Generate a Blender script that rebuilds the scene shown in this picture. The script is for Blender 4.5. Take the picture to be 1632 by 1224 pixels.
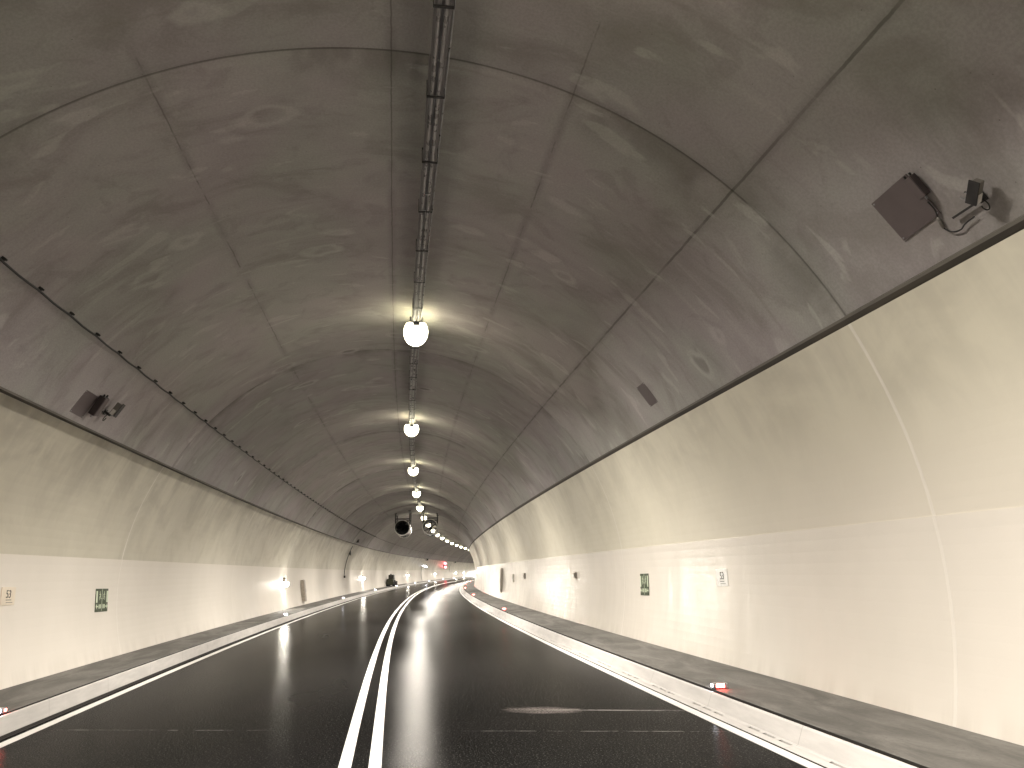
import bpy, bmesh, math, random
from mathutils import Vector, Matrix
random.seed(7)
sc = bpy.context.scene
for o in list(bpy.data.objects): bpy.data.objects.remove(o)
R = math.radians

# ------------------------------------------------------------ camera, world, exposure
cam_d = bpy.data.cameras.new('camera'); cam = bpy.data.objects.new('camera', cam_d)
sc.collection.objects.link(cam); sc.camera = cam
cam_d.sensor_fit = 'HORIZONTAL'; cam_d.sensor_width = 36.0
cam_d.lens = 36.0 * 1248.83 / 1632.0
cam_d.clip_start = 0.05; cam_d.clip_end = 800
PI_, YA, RO = R(14.219), R(8.830), R(-1.3433)
fw = Vector((math.sin(YA)*math.cos(PI_), math.cos(YA)*math.cos(PI_), math.sin(PI_)))
rt = Vector((math.cos(YA), -math.sin(YA), 0)); up = rt.cross(fw)
rt2 = rt*math.cos(RO) + up*math.sin(RO); up2 = -rt*math.sin(RO) + up*math.cos(RO)
cam.matrix_world = Matrix(((rt2.x, up2.x, -fw.x, 0.2438), (rt2.y, up2.y, -fw.y, 0.0),
                           (rt2.z, up2.z, -fw.z, 1.5676), (0, 0, 0, 1)))
world = bpy.data.worlds.new('World'); sc.world = world; world.use_nodes = True
world.node_tree.nodes['Background'].inputs[0].default_value = (0.5, 0.48, 0.45, 1)
world.node_tree.nodes['Background'].inputs[1].default_value = 0.004
sc.view_settings.view_transform = 'Standard'; sc.view_settings.look = 'None'
sc.view_settings.exposure = 1.2; sc.view_settings.gamma = 1.0
sc.cycles.use_denoising = True
sc.cycles.max_bounces = 8; sc.cycles.diffuse_bounces = 5; sc.cycles.glossy_bounces = 4
sc.cycles.sample_clamp_indirect = 6.0
sc.cycles.caustics_reflective = False; sc.cycles.caustics_refractive = False
BEAM_W = 157.0        # downlight of each ceiling luminaire (watts)
LENS_E = 5.5         # glow of its lens
EVAC_E = 85.0

# ------------------------------------------------------------ tunnel axis
KN = [-60, 0, 15, 30, 45, 60, 80, 110, 150, 190, 240, 330]
KV = [0.0006, -0.000191, .001658, .001379, .000886, .001355, .001351, .001219, .0004, .0012, .005, .006]
GN = [-60, 0, 30, 60, 110, 260, 330]
GV = [.015, .015013, .012845, .014425, .016115, .01454, .0145]
DS = 0.5; S_MIN, S_MAX = -44.0, 320.0
def interp(x, xs, ys):
    if x <= xs[0]: return ys[0]
    for i in range(1, len(xs)):
        if x <= xs[i]:
            t = (x-xs[i-1])/(xs[i]-xs[i-1]); return ys[i-1]*(1-t)+ys[i]*t
    return ys[-1]
def _axis():
    n = int((S_MAX-S_MIN)/DS)+1
    g = [S_MIN+i*DS for i in range(n)]
    k = [interp(s, KN, KV) for s in g]; gr = [interp(s, GN, GV) for s in g]
    th = [0.0]; X = [0.0]; Y = [0.0]; Z = [0.0]
    for i in range(1, n): th.append(th[-1]+(k[i]+k[i-1])/2*DS)
    i0 = int(round(-S_MIN/DS)); t0 = th[i0]; th = [t-t0 for t in th]
    for i in range(1, n):
        m = (th[i]+th[i-1])/2
        X.append(X[-1]+math.sin(m)*DS); Y.append(Y[-1]+math.cos(m)*DS); Z.append(Z[-1]+(gr[i]+gr[i-1])/2*DS)
    return [(X[i]-X[i0], Y[i]-Y[i0], Z[i]-Z[i0], th[i]) for i in range(n)]
AX = _axis()
def ax(s):
    f = (s-S_MIN)/DS; i = max(0, min(len(AX)-2, int(f))); t = f-i
    return [AX[i][j]*(1-t)+AX[i+1][j]*t for j in range(4)]
def W(s, u, v):
    x, y, z, th = ax(s)
    return Vector((x+u*math.cos(th), y-u*math.sin(th), z+v))
def frame(s, u, v, roll=0.0, yaw=0.0):
    """local X = right, Y = along the tunnel, Z = up, rolled about Y"""
    th = ax(s)[3]
    return Matrix.Translation(W(s, u, v)) @ Matrix.Rotation(-th+yaw, 4, 'Z') @ Matrix.Rotation(roll, 4, 'Y')

# cross-section
CF = 0.013815
def road_v(u): return CF*u
VC, VV, VR = 0.10625, 1.35577, 4.89343
def vault(arc):            # arc length from the crown, positive to the right
    a = arc/VR; return VC+VR*math.sin(a), VV+VR*math.cos(a)
def vault_arc(u): return VR*math.asin((u-VC)/VR)
ARC_R = vault_arc(4.360); ARC_L = vault_arc(-4.185)
def quad(p0, p1, p2):
    (x0, y0), (x1, y1), (x2, y2) = p0, p1, p2
    def f(x): return (y0*(x-x1)*(x-x2)/((x0-x1)*(x0-x2)) + y1*(x-x0)*(x-x2)/((x1-x0)*(x1-x2))
                      + y2*(x-x0)*(x-x1)/((x2-x0)*(x2-x1)))
    return f
wall_r = quad((0.243, 4.834), (1.955, 4.9356), (3.701, 4.377))
wall_l = quad((0.194, -4.794), (1.929, -4.9357), (3.735, -4.308))
RING0, RINGL = 6.326, 9.965
LAMP0 = 13.782; LAMP_U, LAMP_V = 0.588, 5.947

# ------------------------------------------------------------ helpers
def link(o, parent=None):
    sc.collection.objects.link(o)
    if parent is not None:
        o.parent = parent
    return o
def tag(o, label=None, cat=None, group=None, kind=None):
    if label: o['label'] = label
    if cat: o['category'] = cat
    if group: o['group'] = group
    if kind: o['kind'] = kind
    return o
def mobj(name, bm, mat, parent=None, mw=None, smooth=False):
    me = bpy.data.meshes.new(name); bm.normal_update(); bm.to_mesh(me); bm.free()
    me.materials.append(mat)
    if smooth:
        for p in me.polygons: p.use_smooth = True
    o = bpy.data.objects.new(name, me)
    if mw is not None and parent is None: o.matrix_world = mw
    return link(o, parent)
def empty(name, mw):
    o = bpy.data.objects.new(name, None); o.empty_display_size = .1; o.matrix_world = mw
    return link(o)
def box(bm, c, d, bev=0.0, rot=None):
    m = Matrix.Translation(c)
    if rot is not None: m = m @ rot
    m = m @ Matrix.Diagonal((d[0], d[1], d[2], 1))
    r = bmesh.ops.create_cube(bm, size=1.0, matrix=m)
    if bev > 0:
        es = list({e for v in r['verts'] for e in v.link_edges})
        bmesh.ops.bevel(bm, geom=es, offset=bev, segments=2, affect='EDGES', profile=0.5)
def tube(bm, pts, rad, seg=8, cap=True, closed=False):
    pts = [Vector(p) for p in pts]; rings = []; n = len(pts)
    for i, p in enumerate(pts):
        if closed: d = pts[(i+1) % n]-pts[i-1]
        else: d = pts[min(i+1, n-1)]-pts[max(i-1, 0)]
        d.normalize(); a = d.orthogonal().normalized() if i == 0 else (rings_a - d*rings_a.dot(d)).normalized()
        rings_a = a; b = d.cross(a)
        r = rad[i] if isinstance(rad, (list, tuple)) else rad
        rings.append([bm.verts.new(p+(a*math.cos(t)+b*math.sin(t))*r) for t in [2*math.pi*k/seg for k in range(seg)]])
    m = n if closed else n-1
    for i in range(m):
        A, B = rings[i], rings[(i+1) % n]
        for k in range(seg): bm.faces.new((A[k], A[(k+1) % seg], B[(k+1) % seg], B[k]))
    if cap and not closed:
        bm.faces.new(rings[0][::-1]); bm.faces.new(rings[-1])
def lathe(bm, prof, seg=24, axis='Y', c=(0, 0, 0)):
    """prof: list of (radius, along)"""
    c = Vector(c); rings = []
    for r, t in prof:
        ring = []
        for k in range(seg):
            a = 2*math.pi*k/seg; x, z = r*math.cos(a), r*math.sin(a)
            p = (x, t, z) if axis == 'Y' else ((x, z, t) if axis == 'Z' else (t, x, z))
            ring.append(bm.verts.new(c+Vector(p)))
        rings.append(ring)
    for A, B in zip(rings, rings[1:]):
        for k in range(seg): bm.faces.new((A[k], A[(k+1) % seg], B[(k+1) % seg], B[k]))
    return rings
def s_list(s0, s1):
    out = []; s = s0
    while s < s1-1e-6:
        out.append(s); s += 0.5 if s < 40 else (1.0 if s < 120 else 2.0)
    out.append(s1); return out
def sweep(name, prof, mat, s0=-40.0, s1=300.0, parent=None, smooth=False, uvy=None, extra=(), offs=None):
    """loft an open (u, v) profile along the tunnel; UV = (s, uvy)"""
    bm = bmesh.new(); uvl = bm.loops.layers.uv.new('UVMap')
    ss = sorted(set([round(x, 4) for x in s_list(s0, s1)] + [round(x, 4) for x in extra]))
    ys = uvy or [0.0]
    if uvy is None:
        ys = [0.0]
        for a, b in zip(prof, prof[1:]): ys.append(ys[-1]+math.dist(a, b))
    rows = []
    for s in ss:
        pr = prof if offs is None else offs(s, prof)
        rows.append([bm.verts.new(W(s, u, v)) for u, v in pr])
    for i in range(len(ss)-1):
        for j in range(len(prof)-1):
            f = bm.faces.new((rows[i][j], rows[i+1][j], rows[i+1][j+1], rows[i][j+1]))
            for l, (a, b) in zip(f.loops, ((i, j), (i+1, j), (i+1, j+1), (i, j+1))):
                l[uvl].uv = (ss[a], ys[b])
    return mobj(name, bm, mat, parent, smooth=smooth)

# ------------------------------------------------------------ materials
class NT:
    def __init__(s, name):
        s.m = bpy.data.materials.new(name); s.m.use_nodes = True; s.t = s.m.node_tree
        s.b = s.t.nodes['Principled BSDF']
    def n(s, typ, **kw):
        x = s.t.nodes.new(typ)
        for k, v in kw.items():
            if k.startswith('i_'):
                s.set(x.inputs[int(k[2:]) if k[2:].isdigit() else k[2:].replace('_', ' ')], v)
            else: setattr(x, k, v)
        return x
    def set(s, inp, v):
        if hasattr(v, 'is_output') or isinstance(v, bpy.types.NodeSocket): s.t.links.new(v, inp)
        else: inp.default_value = v
    def math(s, op, a, b=0.0, c=None, clamp=False):
        x = s.n('ShaderNodeMath', operation=op, use_clamp=clamp); s.set(x.inputs[0], a); s.set(x.inputs[1], b)
        if c is not None: s.set(x.inputs[2], c)
        return x.outputs[0]
    def uv(s):
        tc = s.n('ShaderNodeTexCoord'); sp = s.n('ShaderNodeSeparateXYZ'); s.set(sp.inputs[0], tc.outputs['UV'])
        return tc.outputs['UV'], sp.outputs[0], sp.outputs[1]
    def noise(s, vec, scale, detail=3.0, rough=.55, sc3=None, off=(0, 0, 0), dist=0.0):
        mp = s.n('ShaderNodeMapping'); s.set(mp.inputs[0], vec); mp.inputs['Scale'].default_value = sc3 or (1, 1, 1)
        mp.inputs['Location'].default_value = off
        x = s.n('ShaderNodeTexNoise'); s.set(x.inputs['Vector'], mp.outputs[0])
        x.inputs['Scale'].default_value = scale; x.inputs['Detail'].default_value = detail
        x.inputs['Roughness'].default_value = rough; x.inputs['Distortion'].default_value = dist
        return x.outputs[0]
    def ss(s, x, a, b, lo=0.0, hi=1.0):
        r = s.n('ShaderNodeMapRange', interpolation_type='SMOOTHSTEP'); s.set(r.inputs[0], x)
        for i, v in zip((1, 2, 3, 4), (a, b, lo, hi)): r.inputs[i].default_value = v
        return r.outputs[0]
    def mix(s, f, a, b, blend='MIX'):
        x = s.n('ShaderNodeMix', data_type='RGBA', blend_type=blend); s.set(x.inputs[0], f)
        for i, v in ((6, a), (7, b)):
            if isinstance(v, tuple) and len(v) == 3: v = (*v, 1)
            s.set(x.inputs[i], v)
        return x.outputs[2]
    def line(s, x, c, w, soft=.006):
        d = s.math('ABSOLUTE', s.math('SUBTRACT', x, c)); return s.ss(d, w, w+soft, 1.0, 0.0)
    def bump(s, h, strength, dist=0.01, prev=None):
        b = s.n('ShaderNodeBump'); s.set(b.inputs['Height'], h); b.inputs['Strength'].default_value = strength
        b.inputs['Distance'].default_value = dist
        if prev is not None: s.set(b.inputs['Normal'], prev)
        return b.outputs[0]
def simple(name, col, rough=.5, metal=0.0, var=.15, scale=9.0, emit=None, es=0.0):
    t = NT(name); tc = t.n('ShaderNodeTexCoord')
    nz = t.noise(tc.outputs['Object'], scale, 4)
    c = t.mix(t.ss(nz, .3, .7), tuple(x*(1-var) for x in col), tuple(min(1, x*(1+var)) for x in col))
    t.set(t.b.inputs['Base Color'], c); t.set(t.b.inputs['Roughness'], t.ss(nz, .2, .8, max(.05, rough-.08), min(1, rough+.08)))
    t.b.inputs['Metallic'].default_value = metal
    if emit:
        t.b.inputs['Emission Color'].default_value = (*emit, 1); t.b.inputs['Emission Strength'].default_value = es
    return t.m
M = {}
def concrete_vault():
    t = NT('vault_concrete'); uv, s, a = t.uv()
    big = t.noise(uv, .22, 4, .6, dist=.6); mid = t.noise(uv, 1.3, 5, .6, sc3=(1, .55, 1), dist=.8)
    fine = t.noise(uv, 38, 3, .7); streak = t.noise(uv, 1.0, 5, .65, sc3=(3.2, .35, 1), off=(3, 7, 0))
    col = t.mix(t.ss(big, .3, .7), (.280, .261, .246), (.345, .326, .311))
    col = t.mix(t.ss(mid, .35, .72, 0, .55), col, (.40, .382, .364))
    col = t.mix(t.ss(mid, .50, .28, 0, .5), col, (.205, .188, .165))
    col = t.mix(t.ss(streak, .57, .75, 0, .40), col, (.47, .45, .42))
    col = t.mix(t.ss(streak, .42, .25, 0, .5), col, (.21, .193, .168))
    # each concrete pour has its own grey
    idx = t.math('FLOOR', t.math('DIVIDE', t.math('SUBTRACT', s, RING0), RINGL))
    wn = t.n('ShaderNodeTexWhiteNoise', noise_dimensions='1D'); t.set(wn.inputs['W'], idx)
    col = t.mix(1.0, col, t.mix(wn.outputs[0], (.90, .90, .90), (1.08, 1.07, 1.06)), 'MULTIPLY')
    # damp stain just past each construction joint
    fr = t.math('FRACT', t.math('DIVIDE', t.math('SUBTRACT', s, RING0), RINGL)); dm = t.math('MULTIPLY', fr, RINGL)
    st = t.math('MULTIPLY', t.ss(dm, .02, .75, 1, 0), t.ss(t.noise(uv, .8, 4, .6, sc3=(.5, 1, 1), off=(9, 2, 0)), .45, .62))
    col = t.mix(t.math('MULTIPLY', st, .5), col, (.075, .068, .055))
    jn = t.ss(t.noise(uv, .55, 3, .7), .38, .60); jn2 = t.ss(t.noise(uv, .6, 4, .75, off=(31, 3, 0)), .46, .56)
    wob = t.math('MULTIPLY', t.math('SUBTRACT', t.noise(uv, 2.0, 4, .7), .5), .035)
    aw = t.math('ADD', a, wob)
    far = t.ss(s, 18, 60, 1, .5)
    for c, w, msk, k in ((.066, .0025, None, .5), (3.57, .009, t.ss(jn, 0, 1, .4, 1), .58), (1.806, .003, jn2, .42), (-2.104, .003, jn2, .45)):
        l = t.line(aw, c, w, .008)
        if msk is not None: l = t.math('MULTIPLY', l, msk)
        col = t.mix(t.math('MULTIPLY', t.math('MULTIPLY', l, k), far), col, (.035, .030, .025))
        sm = t.math('MULTIPLY', t.ss(t.math('ABSOLUTE', t.math('SUBTRACT', aw, c)), 0, .09 if w < .01 else .16, .28 if w < .01 else .45, 0), t.ss(mid, .4, .6))
        col = t.mix(sm, col, (.08, .072, .06))
    rl = t.line(t.math('ABSOLUTE', t.math('SUBTRACT', t.math('ABSOLUTE', t.math('SUBTRACT', fr, .5)), .5)), 0.0, .0004, .0006)
    col = t.mix(t.math('MULTIPLY', rl, .55), col, (.05, .045, .038))
    # pour marks : flattened blisters, pale rims painting their crescent highlights
    mp = t.n('ShaderNodeMapping'); t.set(mp.inputs[0], uv); mp.inputs['Scale'].default_value = (1.15, .72, 1)
    wv = t.n('ShaderNodeVectorMath', operation='ADD'); t.set(wv.inputs[0], mp.outputs[0])
    nzc = t.n('ShaderNodeTexNoise'); t.set(nzc.inputs['Vector'], uv); nzc.inputs['Scale'].default_value = 2.2
    sca = t.n('ShaderNodeVectorMath', operation='SCALE'); t.set(sca.inputs[0], nzc.outputs[1]); sca.inputs['Scale'].default_value = .28
    t.set(wv.inputs[1], sca.outputs[0])
    vo = t.n('ShaderNodeTexVoronoi'); t.set(vo.inputs['Vector'], wv.outputs[0]); vo.inputs['Scale'].default_value = 1.0
    sepc = t.n('ShaderNodeSeparateColor'); t.set(sepc.inputs[0], vo.outputs['Color'])
    on = t.ss(sepc.outputs[0], .42, .44); ringm = t.math('MULTIPLY', t.ss(vo.outputs[0], .10, .16), t.ss(vo.outputs[0], .24, .17))
    core = t.ss(vo.outputs[0], .15, .08)
    col = t.mix(t.math('MULTIPLY', t.math('MULTIPLY', ringm, on), .5), col, (.46, .445, .42))
    col = t.mix(t.math('MULTIPLY', t.math('MULTIPLY', core, t.ss(sepc.outputs[0], .78, .8)), .4), col, (.095, .085, .072))
    pale = t.noise(uv, 2.6, 3, .5, sc3=(1.3, .45, 1), off=(11, 5, 0), dist=.5)
    col = t.mix(t.math('MULTIPLY', t.ss(pale, .61, .68), .36), col, (.50, .48, .45))
    blot = t.noise(uv, 1.9, 4, .6, sc3=(1, .8, 1), off=(21, 15, 0), dist=.9)
    col = t.mix(t.math('MULTIPLY', t.ss(blot, .54, .66), .26), col, (.19, .172, .155))
    pits = t.n('ShaderNodeTexVoronoi'); t.set(pits.inputs['Vector'], uv); pits.inputs['Scale'].default_value = 7.0
    col = t.mix(t.ss(pits.outputs[0], .05, .03, 0, .5), col, (.06, .055, .045))
    col = t.mix(t.ss(fine, .35, .65, 0, .16), col, (.08, .075, .065))
    hue = t.noise(uv, .6, 3, .5, off=(41, 9, 0)); col = t.mix(1.0, col, t.mix(t.ss(hue, .35, .65), (1.17, 1.14, 1.23), (1.12, 1.17, 1.18)), 'MULTIPLY')
    t.set(t.b.inputs['Base Color'], col); t.set(t.b.inputs['Roughness'], t.ss(mid, .3, .7, .62, .82))
    t.b.inputs['Specular IOR Level'].default_value = .35
    h = t.math('ADD', t.math('MULTIPLY', fine, .10), t.math('ADD', mid, t.math('MULTIPLY', t.math('MULTIPLY', t.ss(vo.outputs[0], .22, .05), on), .8)))
    t.set(t.b.inputs['Normal'], t.bump(h, .7, .025)); return t.m
def wall_paint(name, lower, k=1.0, ro=.12, dk=.42):
    t = NT(name); uv, s, v = t.uv()
    big = t.noise(uv, .3, 4, .6, sc3=(1, .7, 1)); st = t.noise(uv, 1.0, 5, .62, sc3=(2.4, .28, 1), off=(5, 0, 0), dist=.35)
    cl = t.noise(uv, 1.15, 5, .6, sc3=(.8, 1, 1), off=(2, 8, 0), dist=.7); fine = t.noise(uv, 45, 3, .6)
    if lower:
        col = t.mix(t.ss(big, .3, .7), (.74, .70, .635), (.80, .755, .69))
        col = t.mix(t.ss(cl, .6, .8, 0, .25), col, (.66, .63, .56))
        col = t.mix(t.math('MULTIPLY', t.ss(v, .50, .2, 0, .25), t.ss(st, .4, .62)), col, (.50, .46, .40))
        rough = t.ss(cl, .3, .7, ro, ro+.09)
    else:
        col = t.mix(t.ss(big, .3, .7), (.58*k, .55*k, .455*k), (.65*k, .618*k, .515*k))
        dirt_shade = t.math('MULTIPLY', t.ss(v, 2.4, 3.75, .15, 1.0), t.ss(t.math('ADD', t.math('MULTIPLY', st, .5), t.math('MULTIPLY', cl, .5)), .40, .60))  # dirt streaks; their darkening towards the ledge also paints the light's fall-off
        col = t.mix(t.math('MULTIPLY', dirt_shade, dk), col, (.27, .25, .215))
        col = t.mix(t.math('MULTIPLY', t.ss(cl, .45, .80), .26 if dk > .3 else .14), col, (.33*k, .31*k, .27*k))
        col = t.mix(t.ss(st, .40, .24, 0, .22), col, (.68, .65, .57))
        rough = t.ss(cl, .3, .7, .30, .45)
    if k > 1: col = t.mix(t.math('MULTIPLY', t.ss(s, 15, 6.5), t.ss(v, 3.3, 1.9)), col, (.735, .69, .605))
    # ridge of paint over every construction joint
    fr = t.math('FRACT', t.math('DIVIDE', t.math('SUBTRACT', s, RING0), RINGL))
    dj = t.math('MULTIPLY', t.math('ABSOLUTE', t.math('SUBTRACT', t.math('ABSOLUTE', t.math('SUBTRACT', fr, .5)), .5)), RINGL)
    ridge = t.ss(dj, .012, .03, 1, 0); col = t.mix(t.math('MULTIPLY', ridge, .6), col, (.84, .80, .74))
    t.set(t.b.inputs['Base Color'], col); t.set(t.b.inputs['Roughness'], rough)
    t.b.inputs['Specular IOR Level'].default_value = .8 if lower and ro < .2 else .5
    n1 = t.bump(t.math('ADD', t.noise(uv, 1.0, 3, .5, sc3=(1.6, .5, 1), off=(1, 1, 0)), t.math('MULTIPLY', ridge, .25)), .35, .03)
    t.set(t.b.inputs['Normal'], t.bump(fine, .12, .004, n1)); return t.m
def asphalt():
    t = NT('asphalt'); uv, s, u = t.uv()
    big = t.noise(uv, .35, 4, .6, sc3=(.35, 1, 1)); agg = t.noise(uv, 70, 2, .8); ag2 = t.noise(uv, 40, 4, .75)
    col = t.mix(t.ss(big, .3, .7), (.0075, .0073, .0072), (.0115, .0112, .011))
    col = t.mix(t.ss(agg, .56, .72, 0, .7), col, (.075, .072, .068))
    col = t.mix(t.ss(agg, .45, .3, 0, .5), col, (.012, .012, .012))
    ag3 = t.noise(uv, 52, 2, .7, off=(3, 3, 0)); col = t.mix(t.ss(ag3, .60, .70, 0, .8), col, (.13, .125, .115))
    tr = t.math('ADD', t.line(u, -2.5, .25, .35), t.line(u, -1.0, .25, .35))
    col = t.mix(t.math('MULTIPLY', tr, .25), col, (.020, .019, .018))
    # scratch right across the carriageway and a scuff ending in a smear
    nn = t.noise(uv, 1.6, 4, .8, off=(4, 4, 0)); wob = t.math('MULTIPLY', t.math('SUBTRACT', nn, .5), .05)
    sk = t.math('ADD', t.math('ADD', s, t.math('MULTIPLY', u, .352)), wob)
    l1 = t.math('MULTIPLY', t.line(sk, 8.80, .008, .012), t.ss(t.noise(uv, 3.0, 4, .8), .42, .60))
    l1 = t.math('MULTIPLY', l1, t.ss(t.math('ABSOLUTE', u), .9, 1.4))
    sk2 = t.math('ADD', t.math('ADD', s, t.math('MULTIPLY', u, .40)), wob)
    l2 = t.math('MULTIPLY', t.math('MULTIPLY', t.line(sk2, 10.14, .014, .03), t.ss(u, 1.7, 2.0)), t.ss(t.noise(uv, 2.2, 4, .8, off=(7, 0, 0)), .38, .60))
    du = t.math('DIVIDE', t.math('SUBTRACT', u, 1.95), .50); dv = t.math('DIVIDE', t.math('SUBTRACT', sk2, 10.12), .28)
    rr = t.math('ADD', t.math('MULTIPLY', du, du), t.math('MULTIPLY', dv, dv))
    bl = t.math('MULTIPLY', t.ss(t.math('ADD', rr, t.math('MULTIPLY', t.math('SUBTRACT', t.noise(uv, 3.0, 5, .8, sc3=(3, 1, 1)), .5), 2.6)), -.1, 1.0, 1, 0), t.ss(ag2, .38, .6, .15, .9))
    bl = t.math('MULTIPLY', bl, t.ss(rr, 2.2, 1.2))
    col = t.mix(t.math('MULTIPLY', l1, .4), col, (.30, .29, .28)); col = t.mix(t.math('MULTIPLY', l2, .6), col, (.36, .34, .33))
    col = t.mix(t.math('MULTIPLY', bl, .8), col, (.26, .23, .22))
    nrm = t.bump(t.math('ADD', agg, ag2), .22, .006)
    df = t.n('ShaderNodeBsdfDiffuse'); t.set(df.inputs['Color'], col); t.set(df.inputs['Normal'], nrm)
    gl = t.n('ShaderNodeBsdfAnisotropic', distribution='BECKMANN'); gl.inputs['Color'].default_value = (1, .99, .97, 1)
    t.set(gl.inputs['Roughness'], t.ss(big, .2, .8, .21, .28)); t.set(gl.inputs['Normal'], t.bump(agg, .10, .004))
    lw = t.n('ShaderNodeLayerWeight'); lw.inputs['Blend'].default_value = .5
    fres = t.math('MULTIPLY', t.math('POWER', lw.outputs['Facing'], 11.5), .58)
    mx = t.n('ShaderNodeMixShader'); t.set(mx.inputs[0], t.math('MULTIPLY', fres, t.ss(agg, .35, .65, .45, 1.1)))
    t.set(mx.inputs[1], df.outputs[0]); t.set(mx.inputs[2], gl.outputs[0])
    out = [n for n in t.t.nodes if n.type == 'OUTPUT_MATERIAL'][0]; t.set(out.inputs['Surface'], mx.outputs[0]); t.t.nodes.remove(t.b)
    return t.m
def path_concrete():
    t = NT('footpath_concrete'); uv, s, u = t.uv()
    a = t.noise(uv, 1.4, 6, .65, sc3=(.5, 1.6, 1), dist=.8); b = t.noise(uv, 24, 4, .7)
    col = t.mix(t.ss(a, .32, .68), (.080, .077, .070), (.180, .173, .160)); col = t.mix(t.ss(b, .45, .7, 0, .35), col, (.06, .056, .05))
    sp = t.n('ShaderNodeTexVoronoi'); t.set(sp.inputs['Vector'], uv); sp.inputs['Scale'].default_value = 3.0
    col = t.mix(t.ss(sp.outputs[0], .045, .03, 0, .8), col, (.05, .045, .04))
    t.set(t.b.inputs['Base Color'], col); t.b.inputs['Roughness'].default_value = .7
    t.set(t.b.inputs['Normal'], t.bump(t.math('ADD', a, t.math('MULTIPLY', b, .3)), .35, .012)); return t.m
def kerb_mat():
    t = NT('kerb_stone'); uv, s, u = t.uv()
    a = t.noise(uv, 3, 5, .6, sc3=(.5, 3, 1)); b = t.noise(uv, 60, 3, .7)
    col = t.mix(t.ss(a, .3, .7), (.50, .485, .47), (.60, .58, .56)); col = t.mix(t.ss(b, .5, .75, 0, .15), col, (.35, .33, .3))
    fr = t.math('FRACT', t.math('DIVIDE', t.math('ADD', s, .2), 2.0))
    d = t.math('ABSOLUTE', t.math('SUBTRACT', fr, .5)); col = t.mix(t.ss(d, .001, .003, .5, 0), col, (.16, .15, .14))
    t.set(t.b.inputs['Base Color'], col); t.b.inputs['Roughness'].default_value = .55
    t.set(t.b.inputs['Normal'], t.bump(b, .15, .004)); return t.m
def line_paint():
    t = NT('line_paint'); uv, s, u = t.uv()
    a = t.noise(uv, 90, 3, .7); b = t.noise(uv, 1.2, 4, .6)
    col = t.mix(t.ss(b, .3, .7), (.76, .74, .71), (.86, .845, .82)); col = t.mix(t.ss(a, .60, .72, 0, .45), col, (.3, .29, .28))
    t.set(t.b.inputs['Base Color'], col); t.b.inputs['Roughness'].default_value = .5
    t.set(t.b.inputs['Normal'], t.bump(a, .25, .004)); return t.m
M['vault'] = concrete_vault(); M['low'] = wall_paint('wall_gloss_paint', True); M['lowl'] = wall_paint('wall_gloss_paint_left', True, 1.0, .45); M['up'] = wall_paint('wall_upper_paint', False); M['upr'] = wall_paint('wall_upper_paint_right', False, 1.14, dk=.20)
M['asph'] = asphalt(); M['path'] = path_concrete(); M['kerb'] = kerb_mat(); M['line'] = line_paint()
M['ledge'] = simple('ledge_shade', (.045, .038, .028), .8, 0, .3, 1.2)  # soffit concrete coloured darker to paint the shade under the lip
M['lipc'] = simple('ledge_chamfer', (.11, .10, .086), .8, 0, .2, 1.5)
M['gap'] = simple('dark_joint', (.018, .015, .012), .9)
M['strip'] = simple('cover_strip', (.42, .40, .36), .6, 0, .15, 4)
M['galv'] = simple('galvanised_steel', (.40, .40, .42), .32, .85, .2, 14)
M['pipe'] = simple('grey_conduit', (.30, .29, .30), .30, .35, .15, 8)
M['dkpipe'] = simple('dark_grey_tray', (.21, .20, .21), .38, .4, .1, 2)
M['dark'] = simple('dark_metal', (.035, .033, .034), .45, .4)
M['black'] = simple('black_rubber', (.012, .012, .012), .55)
M['plate'] = simple('brown_grey_plate', (.125, .102, .104), .45, .2, .08, 4)
M['boxm'] = simple('box_brown', (.045, .035, .035), .5, .2)
M['white'] = simple('white_enamel', (.74, .73, .70), .35, 0, .05)
M['cam'] = simple('camera_grey', (.16, .15, .135), .4, .2)
M['label'] = simple('pale_sticker', (.62, .60, .57), .4, 0, .05)
M['green'] = simple('sign_green', (.030, .052, .020), .4, 0, .12, 12)
M['pict'] = simple('sign_pale', (.60, .68, .52), .4, 0, .08)
M['ink'] = simple('sign_ink', (.05, .05, .045), .5)
M['cab'] = simple('cabinet_grey', (.30, .275, .24), .45, .1)
M['refl'] = simple('reflector_enamel', (.88, .80, .52), .4, 0, .04, 3)
M['lens'] = simple('lamp_lens', (.9, .88, .75), .3, 0, .02, 5, (1.0, .93, .66), LENS_E)
M['evac'] = simple('evac_lens', (.9, .9, .9), .3, 0, .02, 5, (1.0, .95, .84), EVAC_E)
M['wled'] = simple('white_led', (.9, .9, .9), .3, 0, .02, 5, (.86, .88, 1.0), 48)
M['rled'] = simple('red_led', (.9, .1, .1), .3, 0, .02, 5, (1.0, .09, .07), 30)
M['rsig'] = simple('red_signal_lens', (.9, .1, .1), .3, 0, .02, 5, (1.0, .13, .16), 11)
M['fan'] = simple('fan_steel', (.36, .36, .37), .25, .9, .12, 6)
M['fandark'] = simple('fan_inside', (.02, .02, .021), .5, .3)
M['olive'] = simple('dark_olive_paint', (.035, .037, .020), .5, .1, .25, 5)
M['glass'] = simple('dark_glass', (.02, .018, .014), .12, 0, .1)
M['bark'] = simple('brown_metal', (.075, .058, .048), .5, .1, .25, 6)

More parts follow.
